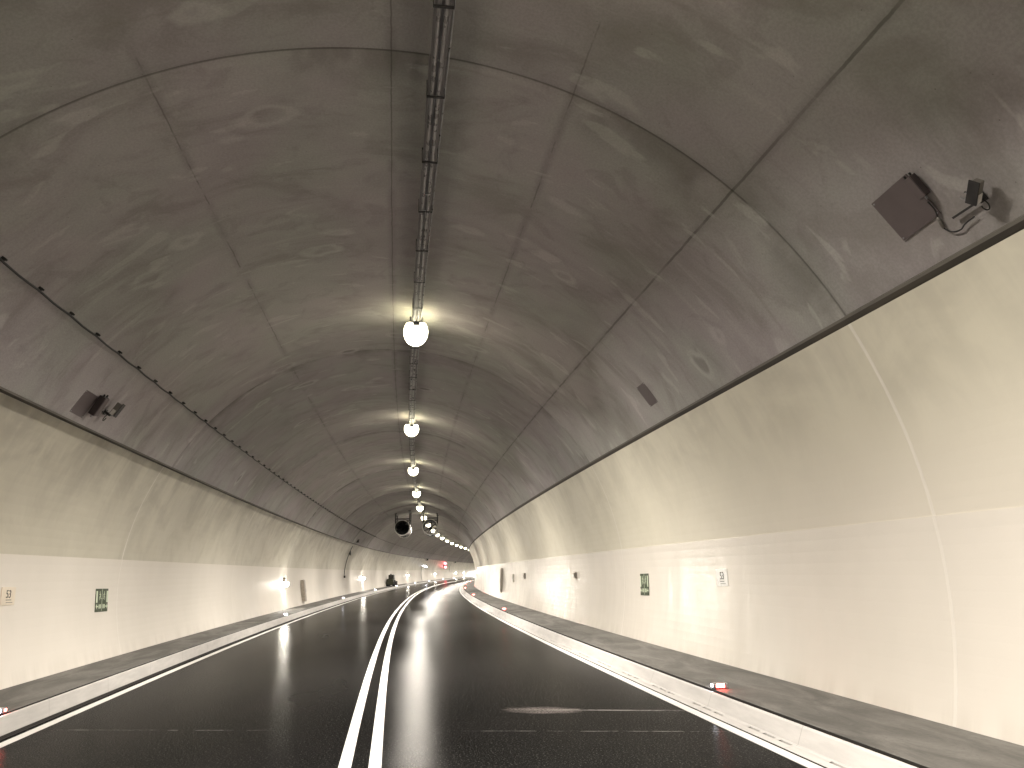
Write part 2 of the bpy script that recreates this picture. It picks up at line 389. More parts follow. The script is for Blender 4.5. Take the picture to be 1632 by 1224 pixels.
# ------------------------------------------------------------ ground, road, kerbs, footpaths
S0, S1 = -40.0, 300.0
g = sweep('ground', [(-7.0, -.75), (7.0, -.75)], M['gap']); tag(g, kind='structure')
us = [-3.86+i*(3.86+3.60)/16 for i in range(17)]
road = sweep('road', [(u, road_v(u)) for u in us], M['asph'], uvy=us); tag(road, kind='structure')
def marking(name, c, w, label):
    h = .005
    o = sweep(name, [(c-w/2, road_v(c-w/2)+.001), (c-w/2, road_v(c)+h), (c+w/2, road_v(c)+h), (c+w/2, road_v(c+w/2)+.001)], M['line'], parent=road)
    o['label'] = label; return o
marking('edge_line', -3.650, .115, 'solid white edge line along the left kerb')
marking('edge_line', 3.476, .105, 'solid white edge line along the right gutter')
marking('centre_line', -.120, .105, 'left stroke of the double white centre line')
marking('centre_line', .130, .105, 'right stroke of the double white centre line')
kl = sweep('kerb_left', [(-3.805, road_v(-3.805)-.05), (-3.805, -.045), (-3.808, -.036), (-3.830, .165), (-3.836, .173), (-3.855, .173), (-3.855, -.2)], M['kerb']); tag(kl, kind='structure')
kr = sweep('kerb_right', [(3.562, -.05), (3.562, .052), (3.566, .056), (3.640, .060), (3.644, .035), (3.666, .035), (3.670, .064), (3.690, .072), (3.745, .205), (3.758, .218), (3.772, .218), (3.772, -.1)], M['kerb']); tag(kr, kind='structure')
sweep('slot_shade', [(3.6425, .0375), (3.668, .0375)], M['gap'], parent=kr)  # dark sheet over the stone paints the shade inside the slots
sweep('kerb_joint', [(-3.780, road_v(-3.78)+.0015), (-3.802, road_v(-3.8)+.004), (-3.806, -.018)], M['gap'], parent=kl)
# bridges of the slotted gutter: groups of slots with solid stone between
bm = bmesh.new(); s = -4.0
while s < 70:
    # solid stretch 0.62 m, then three slots of 0.22 m split by 0.09 m webs
    for a, b in ((0, .62), (.84, .93), (1.15, 1.24)):
        ss_ = [s+a, (2*s+a+b)/2, s+b]
        for x0, x1 in zip(ss_, ss_[1:]):
            q = [W(x0, 3.6385, .0612), W(x1, 3.6385, .0612), W(x1, 3.6705, .0652), W(x0, 3.6705, .0652)]
            bm.faces.new([bm.verts.new(p) for p in q])
    s += 1.46
mobj('gutter_bridge', bm, M['kerb'], kr)
fl = sweep('footpath_left', [(-3.852, .08), (-3.925, .08), (-3.925, .166), (-3.930, .172), (-4.2, .180), (-4.5, .187), (-4.84, .194)], M['path'], uvy=[-3.87, -3.91, -3.925, -3.93, -4.2, -4.5, -4.84]); tag(fl, kind='structure')
fr_ = sweep('footpath_right', [(3.768, .10), (3.848, .10), (3.848, .214), (3.855, .220), (4.2, .228), (4.5, .235), (4.87, .243)], M['path'], uvy=[3.79, 3.84, 3.85, 3.855, 4.2, 4.5, 4.87]); tag(fr_, kind='structure')
sweep('channel_shade', [(-3.853, .084), (-3.9235, .084), (-3.9235, .167)], M['gap'], parent=fl)  # dark facing over the concrete paints the shade in the kerb gap
sweep('channel_shade', [(3.770, .104), (3.8465, .104), (3.8465, .216)], M['gap'], parent=fr_)
def strip(parent, sa, ua, sb, ub, vfun, w=.10):
    bm = bmesh.new()
    for k in range(4):
        t0, t1 = k/4, (k+1)/4
        q = []
        for t, d in ((t0, -w/2), (t1, -w/2), (t1, w/2), (t0, w/2)):
            u = ua+(ub-ua)*t; q.append(W(sa+(sb-sa)*t+d, u, vfun(u)+.006))
        bm.faces.new([bm.verts.new(p) for p in q])
    bmesh.ops.recalc_face_normals(bm, faces=bm.faces)
    mobj('cover_strip', bm, M['strip'], parent)
vr = lambda u: .220+(u-3.832)*.0222
vl = lambda u: .172+(-u-3.905)*.0235
strip(fr_, 27.2, 3.84, 28.6, 4.78, vr); strip(fl, 26.3, -3.93, 25.7, -4.76, vl, .09)

# ------------------------------------------------------------ lining : vault and walls
arcs = [ARC_L+(ARC_R-ARC_L)*i/72 for i in range(73)]
rings = [RING0+RINGL*k for k in range(-4, 30)]
extra = []
for r in rings:
    if S0+1 < r < S1-1: extra += [r-.012, r, r+.012]
rs = {round(x, 4): 0 for x in rings}
def ringoff(s, prof):
    k = math.floor((s-RING0)/RINGL+1e-6); d = min(abs(s-r) for r in rings)
    off = .018*(((k*37) % 5)/4-.4)
    if d < .004: off = .012
    return [(VC+(u-VC)*(1+off/VR), VV+(v-VV)*(1+off/VR)) for u, v in prof]
vt = sweep('tunnel_vault', [vault(a) for a in arcs], M['vault'], smooth=True, uvy=arcs, extra=extra, offs=ringoff)
tag(vt, 'dark grey bare concrete vault arching over the whole road', 'tunnel ceiling')
def ledge(side):
    a = ARC_R if side > 0 else ARC_L
    u, v = vault(a); n = side; vw = 3.701 if side > 0 else 3.735; u2 = wall_r(vw) if side > 0 else wall_l(vw)
    pr = [(u+.004*n, v+.03), (u-.020*n, v+.004), (u-.014*n, v-.020), (u+(u2*n-u*n)*.5*n, (v-.02+vw)/2-.008), (u2+.03*n, vw-.008)]
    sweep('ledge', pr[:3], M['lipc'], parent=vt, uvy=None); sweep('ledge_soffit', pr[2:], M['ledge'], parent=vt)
    return vw
vR_ = ledge(1); vL_ = ledge(-1)
def wall(name, fn, v0, vb, v1, label, upm, lowm):
    e = empty(name, frame(0, fn(v0), v0)); tag(e, label, 'wall')
    inv = e.matrix_world.inverted()
    for nm, a, b, mt, out in (('lower_band', v0-.06, vb, lowm, 0.0), ('upper_band', vb, v1, upm, .006)):
        n = 14; vs = [a+(b-a)*i/n for i in range(n+1)]
        sg = 1 if fn(1) > 0 else -1
        pr = [(fn(v)+out*sg, v) for v in vs]
        ys = list(vs)
        if out: pr = [(fn(vb), vb)]+pr; ys = [vb]+ys
        o = sweep(nm, pr, mt, parent=None, smooth=False, uvy=ys)
        o.parent = e; o.matrix_parent_inverse = inv
    return e
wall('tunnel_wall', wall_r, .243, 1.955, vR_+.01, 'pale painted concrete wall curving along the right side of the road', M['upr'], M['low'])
wall('tunnel_wall', wall_l, .194, 1.929, vL_+.01, 'pale painted concrete wall curving along the left side of the road', M['up'], M['lowl'])

# ------------------------------------------------------------ crown conduit and ceiling lamps
root = empty('ceiling_conduit', frame(10, LAMP_U, LAMP_V+.05))
tag(root, 'bundle of grey conduit pipes running along the crown of the vault', 'conduit')
inv = root.matrix_world.inverted()
def par(o, r, inv): o.parent = r; o.matrix_parent_inverse = inv; return o
lamp_s = [LAMP0+RINGL*k for k in range(-4, 27)]
def pipe_run(name, du, dv, rad, s0, s1, mat, step=1.0, seg=8):
    bm = bmesh.new(); n = max(2, int((s1-s0)/step)); tube(bm, [W(s0+(s1-s0)*i/n, LAMP_U+du, LAMP_V+dv) for i in range(n+1)], rad, seg)
    return mobj(name, bm, mat, smooth=True)
bm = bmesh.new()
for s0 in range(-28, 240, 2):   # shallow tray against the vault, lapped every two metres
    for e_, (a, b) in enumerate(((s0, s0+1.02), (s0+1.0, s0+2.0))):
        w = .078 if e_ == 0 else .072; t_ = .06 if e_ == 0 else .066
        P_ = [[W(x, LAMP_U+q*w, LAMP_V+z) for q, z in ((-1, .135), (-1, t_-.035), (-.75, t_-.056), (.75, t_-.056), (1, t_-.035), (1, .135))] for x in (a, b)]
        A_ = [[bm.verts.new(p) for p in r] for r in P_]
        for j in range(5): bm.faces.new((A_[0][j], A_[1][j], A_[1][j+1], A_[0][j+1]))
par(mobj('tray', bm, M['dkpipe']), root, inv)
par(pipe_run('pipe', -.034, -.022, .016, -28, 240, M['pipe']), root, inv)
par(pipe_run('pipe', .026, -.024, .018, -28, 240, M['pipe']), root, inv)
par(pipe_run('pipe', .090, .050, .010, -28, 240, M['galv']), root, inv)
for k in range(48):
    s = 2.83+1.218*k
    bm = bmesh.new(); F = frame(s, LAMP_U, LAMP_V)
    top = math.sqrt(VR**2-(LAMP_U-VC)**2)+VV-LAMP_V
    box(bm, F @ Vector((0, 0, -.046)), (.16, .03, .008)); box(bm, F @ Vector((-.082, 0, .036)), (.006, .03, .17)); box(bm, F @ Vector((.082, 0, .036)), (.006, .03, .17))
    box(bm, F @ Vector((0, 0, top/2+.06)), (.014, .014, top-.12)); box(bm, F @ Vector((0, 0, top-.008)), (.08, .08, .012)); box(bm, F @ Vector((0, 0, .118)), (.17, .03, .01))
    par(mobj('clamp', bm, M['dark']), root, inv)

def make_lamp(s):
    e = empty('ceiling_lamp', frame(s, LAMP_U, LAMP_V-.02))
    bm = bmesh.new(); box(bm, (0, 0, -.012), (.20, .80, .05), .015)
    for y in (-.3, .3):
        box(bm, (-.10, y, .05), (.03, .05, .13)); box(bm, (.10, y, .05), (.03, .05, .13))
    mobj('housing', bm, M['galv'], e)
    for y in (-.50, .50):
        bm = bmesh.new(); box(bm, (0, y, -.07), (.12, .05, .08), .015); mobj('end_cap', bm, M['galv'], e)
    bm = bmesh.new(); n = 16; m = 18; rows = []
    for i in range(n+1):
        t = math.cos(math.pi*i/n); w = max(.02, math.sin(math.pi*i/n))**.75
        rows.append([bm.verts.new((-.222*math.cos(-.5+(math.pi+1.0)*j/m)*w, -t*.46, -.080-.215*math.sin(-.5+(math.pi+1.0)*j/m)*w)) for j in range(m+1)])
    for i in range(n):
        for j in range(m): bm.faces.new((rows[i][j], rows[i+1][j], rows[i+1][j+1], rows[i][j+1]))
    bmesh.ops.recalc_face_normals(bm, faces=bm.faces)
    mobj('lens', bm, M['lens'], e, smooth=True)
    for sg in (-1, 1):      # one optic throwing up the tunnel, one down it
        ld = bpy.data.lights.new('lamp_beam', 'AREA'); ld.energy = BEAM_W; ld.shape = 'RECTANGLE'; ld.size = .22; ld.size_y = .26
        ld.spread = R(144); ld.color = (1.0, .925, .83)
        lo = bpy.data.objects.new('lamp_beam', ld); lo.location = (0, .30*sg, -.33); lo.rotation_euler = (R(15)*sg, 0, 0); link(lo, e)
    return e
def copy_tree(o, mw=None, parent=None):
    c = o.copy(); sc.collection.objects.link(c)
    if parent is None: c.matrix_world = mw
    else: c.parent = parent
    for ch in list(o.children): copy_tree(ch, None, c)
    return c
ORD = ['nearest', 'second nearest', 'third nearest', 'fourth nearest', 'fifth nearest', 'sixth nearest', 'seventh nearest', 'eighth nearest', 'ninth nearest', 'tenth nearest', 'eleventh nearest', 'twelfth nearest', 'thirteenth nearest', 'fourteenth nearest', 'fifteenth nearest', 'sixteenth nearest', 'seventeenth nearest', 'eighteenth nearest', 'nineteenth nearest', 'twentieth nearest']
l0 = make_lamp(LAMP0); base = l0
for i, s in enumerate(lamp_s):
    k = round((s-LAMP0)/RINGL)
    o = l0 if k == 0 else copy_tree(l0, frame(s, LAMP_U, LAMP_V-.02))
    if k == 0: lab = 'nearest lit ceiling lamp, largest and brightest of the row'
    elif k < 0: lab = 'lit ceiling lamp on the crown conduit overhead or behind the viewer'
    elif k < 17: lab = ORD[k]+' lit lamp of the ceiling row, counted up the tunnel'
    else: lab = 'tiny lit ceiling lamp at the far end of the row past the bend'
    tag(o, lab, 'ceiling lamp', 'lit lamps along the crown of the tunnel')

# ------------------------------------------------------------ cable with clips on the left of the vault
CA = -4.13
root = empty('ceiling_cable', frame(8, *vault(CA)))
tag(root, 'thin black cable clipped along the left side of the vault', 'cable'); inv = root.matrix_world.inverted()
def vpt(s, arc, off): 
    a = arc/VR; return W(s, VC+(VR-off)*math.sin(a), VV+(VR-off)*math.cos(a))
bm = bmesh.new(); pts = []; s = 1.0
while s < 230:
    k = (s-6.85)/.83; sag = .012*abs(math.sin(math.pi*k)); pts.append(vpt(s, CA-sag, .045+.004*math.sin(s*2.1))); s += .2075 if s < 70 else 1.0
tube(bm, pts, .0125, 6); par(mobj('cable_run', bm, M['black'], smooth=True), root, inv)
for k in range(-6, 74):
    s = 6.85+.83*k; bm = bmesh.new(); rot = Matrix.Rotation(-ax(s)[3], 4, 'Z') @ Matrix.Rotation(CA/VR, 4, 'Y')
    box(bm, vpt(s, CA+.012, .030), (.05, .022, .04), 0, rot)
    box(bm, vpt(s, CA+.03, .05), (.022, .02, .032), 0, rot)
    par(mobj('clip', bm, M['black']), root, inv)

# ------------------------------------------------------------ jet fans
def fan(u, v, s, label, bw=1.0):
    e = empty('jet_fan', frame(s, u, v)); tag(e, label, 'jet fan', 'pair of jet fans under the vault')
    r = .56; bm = bmesh.new()
    lathe(bm, [(r+.02, 0), (r, .06), (r-.03, .30), (r-.03, 2.7), (r, 2.94), (r+.02, 3.0)], 40)
    mobj('casing', bm, M['fan'], e, smooth=True)
    bm = bmesh.new(); lathe(bm, [(r+.012, .004), (r-.055, .20), (r-.055, 2.8), (r+.012, 2.996)], 40); mobj('inner_duct', bm, M['fandark'], e, smooth=True)
    for y in (0, 3.0):
        bm = bmesh.new(); tube(bm, [(r*math.cos(a)+.0, y, r*math.sin(a)) for a in [2*math.pi*k/40 for k in range(40)]], .036, 8, closed=True); mobj('rim', bm, M['white'], e, smooth=True)  # rim coloured white to paint the glint along its steel edge
    bm = bmesh.new(); lathe(bm, [(.001, 1.25), (.09, 1.29), (.13, 1.4), (.13, 1.9), (.02, 2.1)], 20); mobj('hub', bm, M['fandark'], e, smooth=True)
    for k in range(9):
        a = 2*math.pi*k/9; bm = bmesh.new(); d = Vector((math.cos(a), 0, math.sin(a))); t = Vector((-math.sin(a), 0, math.cos(a)))
        q = []
        for rr, w, tw in ((.12, .035*bw, .9-.35*(bw-1)/2), (.50, .030*bw*1.6 if bw > 1 else .030, .45 if bw == 1 else .2)):
            for sg in (-1, 1):
                q.append(d*rr+t*(w*sg*math.cos(tw))+Vector((0, 1.5+w*1.2*sg*math.sin(tw), 0)))
        vs = [bm.verts.new(x) for x in (q[0], q[1], q[3], q[2])]; f = bm.faces.new(vs)
        ex = bmesh.ops.extrude_face_region(bm, geom=[f]); bmesh.ops.translate(bm, vec=(0, .012, 0), verts=[x for x in ex['geom'] if isinstance(x, bmesh.types.BMVert)])
        mobj('blade', bm, M['fandark'], e)
    for y in (.45, 2.5):
        for sx in (-1, 1):
            x = sx*(r-.06); uu = u+x; top = math.sqrt(VR**2-(uu-VC)**2)+VV-v; z0 = .12
            bm = bmesh.new(); box(bm, (x+sx*.03, y, (top+z0)/2), (.07, .09, top-z0)); box(bm, (x+sx*.03, y, top-.02), (.20, .22, .03)); mobj('hanger', bm, M['dark'], e)
        bm = bmesh.new(); box(bm, (0, y, r+.12), (2*(r-.03), .07, .07)); mobj('cross_beam', bm, M['dark'], e)
    return e
fan(-.915, 4.91, 60, 'left jet fan of the pair hanging from the far vault', 3.2)
fan(1.165, 4.94, 60, 'right jet fan of the pair, far lamps showing through it')

# ------------------------------------------------------------ kerb delineator lights
def delineator(s, side, label):
    u = 3.925*side if side > 0 else -3.965; v = vr(u) if side > 0 else vl(u)
    e = empty('kerb_light', frame(s, u, v+.002)); tag(e, label, 'kerb light', 'white kerb lights on the left footpath' if side < 0 else 'red kerb lights on the right footpath')
    bm = bmesh.new(); box(bm, (0, 0, .03), (.17, .11, .06), .012); mobj('body', bm, M['galv'], e)
    near, back = (M['wled'], M['rled']) if side < 0 else (M['rled'], M['wled'])
    bm = bmesh.new(); box(bm, (-.01*side, -.058, .036), (.095, .012, .038), .004); mobj('front_lens', bm, near, e)
    bm = bmesh.new(); box(bm, (0, .058, .036), (.095, .012, .038), .004); mobj('rear_lens', bm, back, e)
    if s < 12:   # seen from the side: lens caps glow on their ends as well
        bm = bmesh.new(); box(bm, ((.088 if side < 0 else -.088), 0, .036), (.008, .04, .025), .003); mobj('side_lens', bm, M['rled'] if side < 0 else M['wled'], e)
    return e
for i, s in enumerate([9.8, 30.6, 50.4, 72, 92.2, 114, 133, 156, 177, 197, 217]):
    delineator(s, -1, (ORD[i]+' white light on the edge of the left footpath'))
for i, s in enumerate([9.0, 29.2, 48.6, 69.4, 91.0, 110.5, 131]):
    delineator(s, 1, ORD[i]+' red light on the edge of the right footpath')

# ------------------------------------------------------------ lit emergency lamps on the left wall
for i, s in enumerate([35.7, 70.6, 113.0, 150.6, 189, 205]):
    e = empty('wall_lamp', frame(s, wall_l(1.3), 1.32))
    tag(e, ORD[i]+' glowing wall lamp on the left wall', 'wall lamp', 'glowing lamps along the left wall')
    bm = bmesh.new(); box(bm, (.055, 0, .09), (.11, .26, .20), .012); mobj('housing', bm, M['cab'], e)
    bm = bmesh.new(); lathe(bm, [(.001, -.15), (.06, -.14), (.105, -.07), (.115, 0), (.10, .03), (.001, .035)], 16, 'Z', (.13, 0, -.05)); bmesh.ops.recalc_face_normals(bm, faces=bm.faces)
    mobj('lens', bm, M['evac'], e, smooth=True)
    bm = bmesh.new(); box(bm, (.01, 0, -.62), (.02, .02, 1.0)); mobj('supply_pipe', bm, M['white'], e)

# ------------------------------------------------------------ signs
def text_mesh(txt, size, mat, parent, loc, rot, name='number'):
    cu = bpy.data.curves.new(name, 'FONT'); cu.body = txt; cu.size = size; cu.extrude = .0015; cu.align_x = 'CENTER'; cu.align_y = 'CENTER'
    tmp = bpy.data.objects.new('tmp', cu); sc.collection.objects.link(tmp)
    me = bpy.data.meshes.new_from_object(tmp.evaluated_get(bpy.context.evaluated_depsgraph_get())); bpy.data.objects.remove(tmp)
    me.materials.clear(); me.materials.append(mat)
    o = bpy.data.objects.new(name, me); link(o, parent); o.location = loc; o.rotation_euler = rot; return o
def wall_frame(s, fn, v, side, tilt=True):
    """local X along the wall as read by a viewer facing it, Y up, Z out of the wall"""
    th = ax(s)[3]; p = W(s, fn(v), v)
    n = Vector((-math.cos(th), math.sin(th), 0))*side; dv = (fn(v+.2)-fn(v-.2))/.4
    upv = Vector((math.cos(th)*dv, -math.sin(th)*dv, 1)).normalized(); x = upv.cross(n).normalized(); n = x.cross(upv)
    return Matrix(((x.x, upv.x, n.x, p.x+n.x*.004), (x.y, upv.y, n.y, p.y+n.y*.004), (x.z, upv.z, n.z, p.z+n.z*.004), (0, 0, 0, 1)))
def flat(bm, pts, z0, z1):
    lo = [bm.verts.new((x, y, z0)) for x, y in pts]; hi = [bm.verts.new((x, y, z1)) for x, y in pts]
    bm.faces.new(hi); bm.faces.new(lo[::-1]); n = len(pts)
    for i in range(n): bm.faces.new((lo[i], lo[(i+1) % n], hi[(i+1) % n], hi[i]))
def rect(bm, x0, y0, x1, y1, z0=.008, z1=.011): flat(bm, [(x0, y0), (x1, y0), (x1, y1), (x0, y1)], z0, z1)
def stroke(bm, a, b, w, z0=.008, z1=.011):
    a, b = Vector(a), Vector(b); d = (b-a).normalized(); n = Vector((-d.y, d.x))*w/2
    flat(bm, [tuple(a-n), tuple(b-n), tuple(b+n), tuple(a+n)], z0, z1)
def runner(bm, cx, cy, h, f):
    k = h
    def P_(x, y): return (cx+f*x*k, cy+y*k)
    flat(bm, [(cx+f*.10*k+.085*k*math.cos(t), cy+.42*k+.085*k*math.sin(t)) for t in [2*math.pi*i/10 for i in range(10)]], .008, .011)
    stroke(bm, P_(.05, .32), P_(-.06, .0), .15*k)
    stroke(bm, P_(-.04, .02), P_(.20, -.12), .09*k, .008, .0112); stroke(bm, P_(.20, -.12), P_(.12, -.40), .08*k, .008, .0108)
    stroke(bm, P_(-.07, .02), P_(-.14, -.22), .09*k, .008, .0113); stroke(bm, P_(-.14, -.22), P_(-.36, -.26), .07*k, .008, .0109)
    stroke(bm, P_(.05, .28), P_(.28, .18), .06*k, .008, .0114); stroke(bm, P_(.02, .28), P_(-.20, .14), .06*k, .008, .0107)
def exit_sign(s, fn, v, side, w, h, label):
    e = empty('exit_sign', wall_frame(s, fn, v, side)); tag(e, label, 'sign', 'green emergency exit signs on the walls')
    bm = bmesh.new(); box(bm, (0, 0, .004), (w, h, .008), .002); mobj('panel', bm, M['green'], e)
    bm = bmesh.new(); rect(bm, -.006, -h*.46, .006, h*.49)
    for f in (-1, 1):
        x0, x1 = sorted((f*w*.485, f*w*.36)); rect(bm, x0, -h*.10, x1, h*.40); runner(bm, f*w*.16, h*.17, h*.42, f)
    mobj('pictogram', bm, M['pict'], e)
    bm = bmesh.new()
    for f in (-1, 1):
        c = f*w*.40; stroke(bm, (c-f*.0, -h*.27), (f*w*.30, -h*.27), .022)
        flat(bm, [(c-f*.005, -h*.27+.045), (c-f*.005, -h*.27-.045), (c+f*.05, -h*.27)][::(1 if f > 0 else -1)], .008, .0105)
        for k in range(3):
            xx = f*w*(.09+.07*k); stroke(bm, (xx, -h*.36), (xx, -h*.18), w*.045)
    mobj('arrow', bm, M['pict'], e)
    return e
exit_sign(15.5, wall_l, 1.205, -1, .60, .40, 'dark green emergency exit sign on the left wall')
exit_sign(14.9, wall_r, 1.26, 1, .52, .40, 'dark green emergency exit sign on the right wall')
def num_sign(s, fn, v, side, plate, label):
    e = empty('number_sign', wall_frame(s, fn, v, side)); tag(e, label, 'sign')
    bm = bmesh.new(); box(bm, (0, 0, .0), (.40, .24, .016), .002); mobj('panel', bm, plate, e)
    text_mesh('53', .15, M['ink'], e, (.02 if side > 0 else 0, .022, .0095), (0, 0, 0))
    bm = bmesh.new(); rect(bm, -.06, -.055, .09, -.047); rect(bm, -.05, -.088, .13, -.082); mobj('underline', bm, M['ink'], e)
    return e
num_sign(11.15, wall_r, 1.405, 1, simple('sign_white', (.93, .93, .91), .3, 0, .01), 'small white number sign reading 53 on the right wall')
num_sign(11.98, wall_l, 1.37, -1, simple('cream_enamel', (.78, .70, .58), .35, 0, .03), 'cream number sign reading 53 at the left edge of the picture')

# ------------------------------------------------------------ wall cabinets and small boxes
def cabinet(s, fn, v0, v1, side, wd, dp, label, mat, name='wall_cabinet', cat='cabinet'):
    v = (v0+v1)/2; e = empty(name, wall_frame(s, fn, v, side)); tag(e, label, cat); h = v1-v0
    bm = bmesh.new(); box(bm, (0, 0, dp/2), (wd, h, dp), min(.01, dp/5)); mobj('body', bm, mat, e)
    bm = bmesh.new(); box(bm, (0, 0, dp+.004), (wd*.88, h*.92, .008), .003); d = mobj('door', bm, mat, e)
    bm = bmesh.new(); box(bm, (wd*.34, 0, dp+.016), (.02, min(.12, h*.3), .016)); mobj('handle', bm, M['galv'], d)
    return e
cabinet(40.4, wall_r, .55, 1.72, 1, .55, .10, 'tall narrow grey cabinet on the bright part of the right wall', M['cab'])
cabinet(40.7, wall_l, .32, 1.36, -1, .50, .17, 'tall narrow grey cabinet beside the nearest wall lamp on the left', simple('cabinet_beige', (.34, .30, .25), .45, .05))
cabinet(35.1, wall_r, 1.1, 1.44, 1, .35, .06, 'small pale box on the right wall, middle of three', M['strip'], 'wall_box', 'box')
cabinet(31.2, wall_r, 1.27, 1.48, 1, .30, .05, 'small grey box on the right wall nearest after the exit sign', M['cab'], 'wall_box', 'box')
cabinet(21.1, wall_r, 1.34, 1.50, 1, .16, .05, 'tiny grey box on the right wall between exit sign and cabinet', M['cab'], 'wall_box', 'box')

# ------------------------------------------------------------ conduit drops with small ledge cameras (left wall)
def drop(s, vtop, vbot, label, junction):
    e = empty('wall_conduit', frame(s, wall_l(vbot), vbot)); tag(e, label, 'conduit'); inv = e.matrix_world.inverted()
    n = 12; bm = bmesh.new(); tube(bm, [W(s-.02*i, wall_l(vbot+(vtop-vbot)*i/n)+.03, vbot+(vtop-vbot)*i/n) for i in range(n+1)], .022, 6)
    par(mobj('pipe', bm, M['dark'], smooth=True), e, inv)
    if junction:
        bm = bmesh.new(); box(bm, W(s, wall_l(vbot)+.06, vbot), (.12, .16, .16), .02); par(mobj('junction_box', bm, M['boxm']), e, inv)
        bm = bmesh.new(); box(bm, W(s, wall_l(3.1)+.06, 3.1), (.10, .12, .34), .02); par(mobj('coupling', bm, M['dark']), e, inv)
drop(58.8, 3.6, 1.44, 'dark conduit running down the left wall above a small box', True)
drop(130.5, 2.4, .3, 'thin dark conduit down the far left wall under a white lamp', False)
drop(177, 3.3, 1.6, 'faint dark conduit down the far left wall beyond the red signal', False)
def ledge_camera(s, u, v, label, k=1.0):
    e = empty('security_camera', frame(s, u, v)); tag(e, label, 'camera')
    bm = bmesh.new(); box(bm, (.22*k, 0, -.04*k), (.16*k, .38*k, .15*k), .02*k); mobj('body', bm, M['dark'], e)
    bm = bmesh.new(); box(bm, (.24*k, 0, .055*k), (.20*k, .46*k, .02*k)); mobj('sunshield', bm, M['boxm'], e)
    bm = bmesh.new(); tube(bm, [(-.1*k, 0, .02), (.06*k, 0, -.1*k), (.2*k, 0, -.10*k)], .03*k, 6); mobj('bracket', bm, M['dark'], e)
ledge_camera(58.6, -4.25, 3.95, 'dark security camera on the left ledge above the conduit', 1.1)
ledge_camera(131.3, -4.35, 3.62, 'small dark security camera high on the far left wall', 1.5)
ledge_camera(181, -4.35, 3.62, 'tiny dark camera on the left ledge past the red signal', 1.5)

# ------------------------------------------------------------ signals far up the left wall
e = empty('white_lamp', frame(134.5, wall_l(2.51), 2.51)); tag(e, 'small round white lamp on the far left wall under a camera', 'lamp')
bm = bmesh.new(); box(bm, (.13, .08, 0), (.26, .16, .60), .03); mobj('housing', bm, M['dark'], e)
bm = bmesh.new(); lathe(bm, [(.001, -.04), (.07, -.03), (.10, 0), (.10, .01)], 16, 'Y', (.20, -.03, -.02)); mobj('lens', bm, M['wled'], e, smooth=True)
e = empty('traffic_signal', frame(164, wall_l(2.85), 2.85)); tag(e, 'red traffic signal with two lit red lamps on the far left wall', 'traffic signal')
bm = bmesh.new(); box(bm, (.30, .08, .02), (.60, .16, 1.35), .04); mobj('backboard', bm, M['bark'], e)
for z in (.36, -.36):
    bm = bmesh.new(); lathe(bm, [(.001, -.05), (.17, -.04), (.22, 0), (.22, .01)], 18, 'Y', (.38, -.01, z)); l = mobj('lamp', bm, M['rsig'], e, smooth=True)
    bm = bmesh.new(); lathe(bm, [(.25, .0), (.25, -.16), (.24, -.16), (.24, 0)], 18, 'Y', (.38, -.01, z)); mobj('hood', bm, M['dark'], l)

# ------------------------------------------------------------ plates, boxes and cameras bolted to the vault
def vault_frame(s, arc, off=0.0, spin=0.0):
    """local X = up the curve towards the crown on the right side (away on the left), Y = along tunnel, Z = out of the concrete"""
    a = arc/VR; th = ax(s)[3]; p = vpt(s, arc, off)
    r = Vector((math.cos(th), -math.sin(th), 0)); f = Vector((math.sin(th), math.cos(th), 0)); z = Vector((0, 0, 1))
    n = -(r*math.sin(a)+z*math.cos(a)); t = n.cross(f) * -1
    x = f.cross(n); m = Matrix(((x.x, f.x, n.x, p.x), (x.y, f.y, n.y, p.y), (x.z, f.z, n.z, p.z), (0, 0, 0, 1)))
    return m @ Matrix.Rotation(spin, 4, 'Z')
def plate(s, arc, w, l, label, spin=0.0, screws=True, hole=True):
    e = empty('cover_plate', vault_frame(s, arc, .003, spin)); tag(e, label, 'cover plate', 'flat cover plates on the vault')
    bm = bmesh.new(); box(bm, (0, 0, .006), (w, l, .008), .002); mobj('panel', bm, M['plate'], e)
    for x in (-1, 1):
        for y in (-1, 1):
            bm = bmesh.new(); lathe(bm, [(.008, .009), (.007, .014), (.001, .016)], 8, 'Z', (x*w*.45, y*l*.45, 0)); mobj('screw', bm, M['galv'], e)
    return e
aR = (vault_arc(3.98)+vault_arc(4.19))/2
plate(4.96, aR, .385, .45, 'large square brown plate on the vault beside the right camera', R(2))
aS = (vault_arc(4.0)+vault_arc(4.205))/2
plate(11.36, aS, .37, .36, 'small brown plate on the vault above the right wall')
aL = (vault_arc(-4.13)+vault_arc(-3.95))/2
plate(11.37, aL, .36, .44, 'brown plate on the vault behind the left camera')

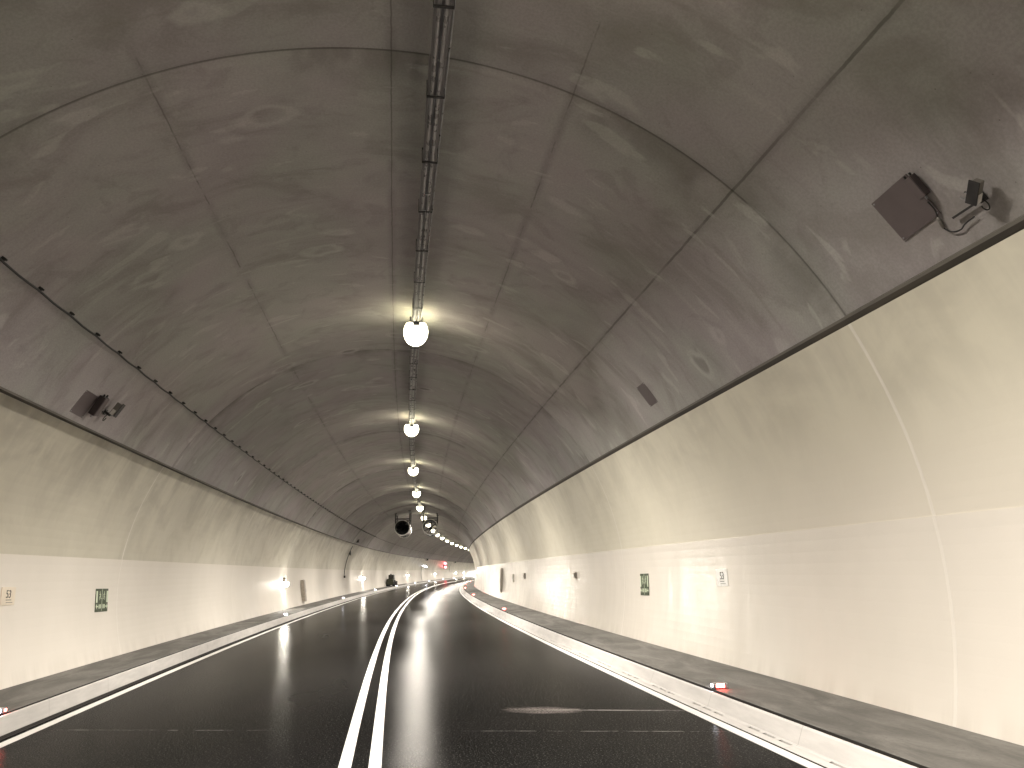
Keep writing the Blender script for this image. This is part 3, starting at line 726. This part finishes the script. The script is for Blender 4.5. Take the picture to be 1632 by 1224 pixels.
def junction(s, arc, spin, k, label, q=1):
    e = empty('junction_box', vault_frame(s, arc, .012, spin)); tag(e, label, 'junction box')
    bm = bmesh.new(); box(bm, (0, 0, .05*k), (.30*k, .13*k, .09*k), .008); mobj('body', bm, M['boxm'], e)
    bm = bmesh.new(); box(bm, (0, 0, .100*k), (.29*k, .12*k, .012), .003); mobj('lid', bm, M['plate'], e)
    for y in (-.04, .05):
        bm = bmesh.new(); tube(bm, [(q*.15*k, y*k, .05*k), (q*.185*k, y*k, .05*k)], .014*k, 8); mobj('cable_gland', bm, M['black'], e)
    bm = bmesh.new(); tube(bm, [(-q*.15*k, 0, .05*k), (-q*.19*k, 0, .05*k)], .014*k, 8); mobj('cable_gland', bm, M['galv'], e)
    return e
def tcam(s, arc, k, side, label, boomdir=1, aim=0.0):
    """camera with its sunshield on a ball post at the end of a boom, cable looping underneath"""
    F = vault_frame(s, arc, .006); e = empty('security_camera', F); tag(e, label, 'camera', 'security cameras mounted on the vault near the viewer'); inv = F.inverted()
    bm = bmesh.new(); tube(bm, [(0, 0, 0), (0, 0, .10*k)], .022*k, 10); box(bm, (0, 0, .006), (.09*k, .09*k, .012), .003); mobj('post', bm, M['dark'], e)
    RZ = Matrix.Rotation(aim, 4, 'Z')
    bm = bmesh.new(); bmesh.ops.create_uvsphere(bm, u_segments=10, v_segments=8, radius=.028*k, matrix=Matrix.Translation((side*.02*k, 0, .115*k))); mobj('ball_joint', bm, M['galv'], e, smooth=True)
    bm = bmesh.new(); box(bm, (side*.125*k, 0, .12*k), (.21*k, .085*k, .085*k), .01*k); bm.transform(RZ); bd = mobj('body', bm, M['cam'], e)
    bm = bmesh.new(); box(bm, (side*.13*k, -.002, .172*k), (.24*k, .11*k, .008), .002); bm.transform(RZ); mobj('sunshield', bm, M['dark'], e)
    bm = bmesh.new(); box(bm, (side*.06*k, -.0465*k, .12*k), (.09*k, .008*k, .055*k)); bm.transform(RZ); mobj('sticker', bm, M['label'], bd)
    for y, z in ((.02, .10), (-.02, .14)):
        bm = bmesh.new(); tube(bm, [(side*(.04+y)*k, .04*k, z*k), (side*(.04+y)*k, .12*k, z*k)], .012*k, 8); bm.transform(RZ); mobj('cable_gland', bm, M['galv'], e)
    bm = bmesh.new(); box(bm, (-side*.012*k, .19*k*boomdir, .03*k), (.022*k, .38*k, .022*k)); box(bm, (-side*.005*k, 0, .03*k), (.04*k, .04*k, .022*k)); mobj('boom', bm, M['dark'], e)
    bm = bmesh.new(); pts = []
    for i in range(17):
        t = i/16*math.pi*1.6-.3; pts.append((-side*(.065*k-.06*k*math.cos(t)), -.02*k-.045*k*math.sin(t)-.03*k*i/16, .08*k))
    tube(bm, pts, .007*k, 6); mobj('cable_loop', bm, M['black'], e, smooth=True)
    return e
junction(4.70, (vault_arc(3.98)+vault_arc(4.10))/2, 0, .62, 'small dark junction box overlapping the large right plate')
tcam(4.36, vault_arc(4.225), .74, 1, 'grey security camera on a boom bolted above the right wall', 1, R(-50))
junction(11.66, (vault_arc(-4.0)), R(10), 1.0, 'dark junction box overlapping the plate above the left wall', -1)
tcam(12.1, vault_arc(-4.02), .95, -1, 'small grey security camera on the vault above the left wall', boomdir=-1)
# supply cable between the right plate box and its camera
e = empty('supply_cable', vault_frame(4.7, vault_arc(4.17))); tag(e, 'thin black cable curving from the plate to the right camera boom', 'cable'); inv = e.matrix_world.inverted()
bm = bmesh.new(); P_ = [(4.70, 4.12, .06), (4.72, 4.16, .035), (4.76, 4.20, .02), (4.78, 4.24, .018), (4.74, 4.275, .018), (4.66, 4.285, .02), (4.60, 4.275, .02), (4.50, 4.27, .02)]
pp = [vpt(a, vault_arc(b), c) for a, b, c in P_]; sm = []
for i in range(len(pp)-1):
    p0, p1, p2, p3 = pp[max(i-1, 0)], pp[i], pp[i+1], pp[min(i+2, len(pp)-1)]
    for j in range(6):
        t = j/6; sm.append(.5*((2*p1)+(p2-p0)*t+(2*p0-5*p1+4*p2-p3)*t*t+(3*p1-p0-3*p2+p3)*t**3))
tube(bm, sm+[pp[-1]], .006, 6); par(mobj('cable_run', bm, M['black'], smooth=True), e, inv)
bm = bmesh.new(); a, b = vpt(4.76, vault_arc(4.195), .02), vpt(4.775, vault_arc(4.245), .02); tube(bm, [a, a.lerp(b, .3), b], [.010, .014, .014], 8); par(mobj('coupling', bm, M['cam'], smooth=True), e, inv)

# ------------------------------------------------------------ narrow maintenance vehicle on the left footpath
e = empty('maintenance_vehicle', frame(89.5, -4.42, .182)); tag(e, 'dark olive maintenance vehicle parked on the left footpath up the tunnel', 'vehicle')
bm = bmesh.new(); box(bm, (0, .62, .46), (.74, 1.20, .56), .05); box(bm, (0, .62, .77), (.62, 1.1, .10), .03); mobj('body', bm, M['olive'], e)
bm = bmesh.new(); box(bm, (.02, 1.55, .92), (.62, 1.0, .72), .09); cb = mobj('cabin', bm, M['olive'], e)
bm = bmesh.new(); box(bm, (.02, 1.046, 1.02), (.48, .02, .38), .008); mobj('rear_window', bm, M['glass'], cb)
bm = bmesh.new(); box(bm, (.338, 1.55, 1.02), (.02, .75, .38), .008); mobj('side_window', bm, M['glass'], cb)
bm = bmesh.new(); box(bm, (-.05, 1.5, 1.33), (.16, .22, .12), .03); mobj('beacon', bm, M['bark'], cb)
bm = bmesh.new(); box(bm, (0, 2.75, .55), (.60, 1.4, .40), .08); mobj('bonnet', bm, M['bark'], e)
bm = bmesh.new(); box(bm, (.02, 3.85, .36), (.84, .40, .46), .04); box(bm, (0, 3.5, .3), (.3, .4, .12)); mobj('front_bucket', bm, M['dark'], e)
for y, r in ((1.55, .36), (.35, .24), (3.0, .28)):
    for sx in (-1, 1):
        bm = bmesh.new(); lathe(bm, [(r*.5, 0), (r*.95, 0), (r, .03), (r, .15), (r*.95, .18), (r*.5, .18), (r*.5, 0)], 22, 'X', (sx*.36-.09, y, r))
        w_ = mobj('wheel', bm, M['black'], e, smooth=False)
        bm = bmesh.new(); lathe(bm, [(.001, .05), (r*.2, .03), (r*.5, .06), (r*.5, .14), (.001, .15)], 16, 'X', (sx*.36-.09, y, r)); mobj('rim', bm, M['bark'], w_)
for sx in (-1, 1):
    bm = bmesh.new(); box(bm, (sx*.30, .012, .50), (.07, .02, .12), .006); mobj('rear_light', bm, M['bark'], e)


# ------------------------------------------------------------ unseen car added beyond the bend so its beams brighten the outer wall
HEAD_W = 60000.0
cs, cu = 262.0, -1.85
e = empty('added_car', frame(cs, cu, road_v(cu)+.006)); tag(e, 'dark car added unseen past the bend, headlights brightening the outer wall', 'car')
M['carp'] = simple('dark_car_paint', (.03, .035, .045), .25, .4, .05); M['head'] = simple('headlight_lens', (.9, .9, .9), .2, 0, .02, 5, (1, .98, .92), 60)
bm = bmesh.new(); pr = [(-.0, .30), (.0, .62), (.18, .76), (1.15, .90), (1.2, .92), (4.1, .98), (4.3, .80), (4.35, .35)]
L_ = [bm.verts.new((-.88, y, z)) for y, z in pr]; R_ = [bm.verts.new((.88, y, z)) for y, z in pr]
bm.faces.new(L_[::-1]); bm.faces.new(R_)
for i in range(len(pr)): bm.faces.new((L_[i], L_[(i+1) % len(pr)], R_[(i+1) % len(pr)], R_[i]))
bmesh.ops.recalc_face_normals(bm, faces=bm.faces); bmesh.ops.bevel(bm, geom=list(bm.edges), offset=.05, segments=2, affect='EDGES'); mobj('body', bm, M['carp'], e)
bm = bmesh.new(); pr = [(1.15, .88), (1.95, 1.42), (3.3, 1.44), (4.0, .95)]
L_ = [bm.verts.new((-.74+(.12 if z > 1 else 0), y, z)) for y, z in pr]; R_ = [bm.verts.new((.74-(.12 if z > 1 else 0), y, z)) for y, z in pr]
bm.faces.new(L_[::-1]); bm.faces.new(R_)
for i in range(4): bm.faces.new((L_[i], L_[(i+1) % 4], R_[(i+1) % 4], R_[i]))
bmesh.ops.recalc_face_normals(bm, faces=bm.faces); mobj('cabin', bm, M['glass'], e)
for y in (.85, 3.5):
    for sx in (-1, 1):
        bm = bmesh.new(); lathe(bm, [(.16, 0), (.31, 0), (.33, .03), (.33, .18), (.31, .21), (.16, .21), (.16, 0)], 22, 'X', (sx*.79-.105, y, .33)); mobj('wheel', bm, M['black'], e)
for sx in (-1, 1):
    bm = bmesh.new(); box(bm, (sx*.64, -.015, .64), (.30, .03, .13), .01); h_ = mobj('headlight', bm, M['head'], e)
    ld = bpy.data.lights.new('added_headlight_beam', 'SPOT'); ld.energy = HEAD_W; ld.spot_size = R(12); ld.spot_blend = .9; ld.shadow_soft_size = .07; ld.color = (1, .97, .90)
    lo = bpy.data.objects.new('added_headlight_beam', ld); lo.location = (sx*.64, -.14, .64); lo.rotation_euler = (R(-85), 0, R(0)); link(lo, h_)
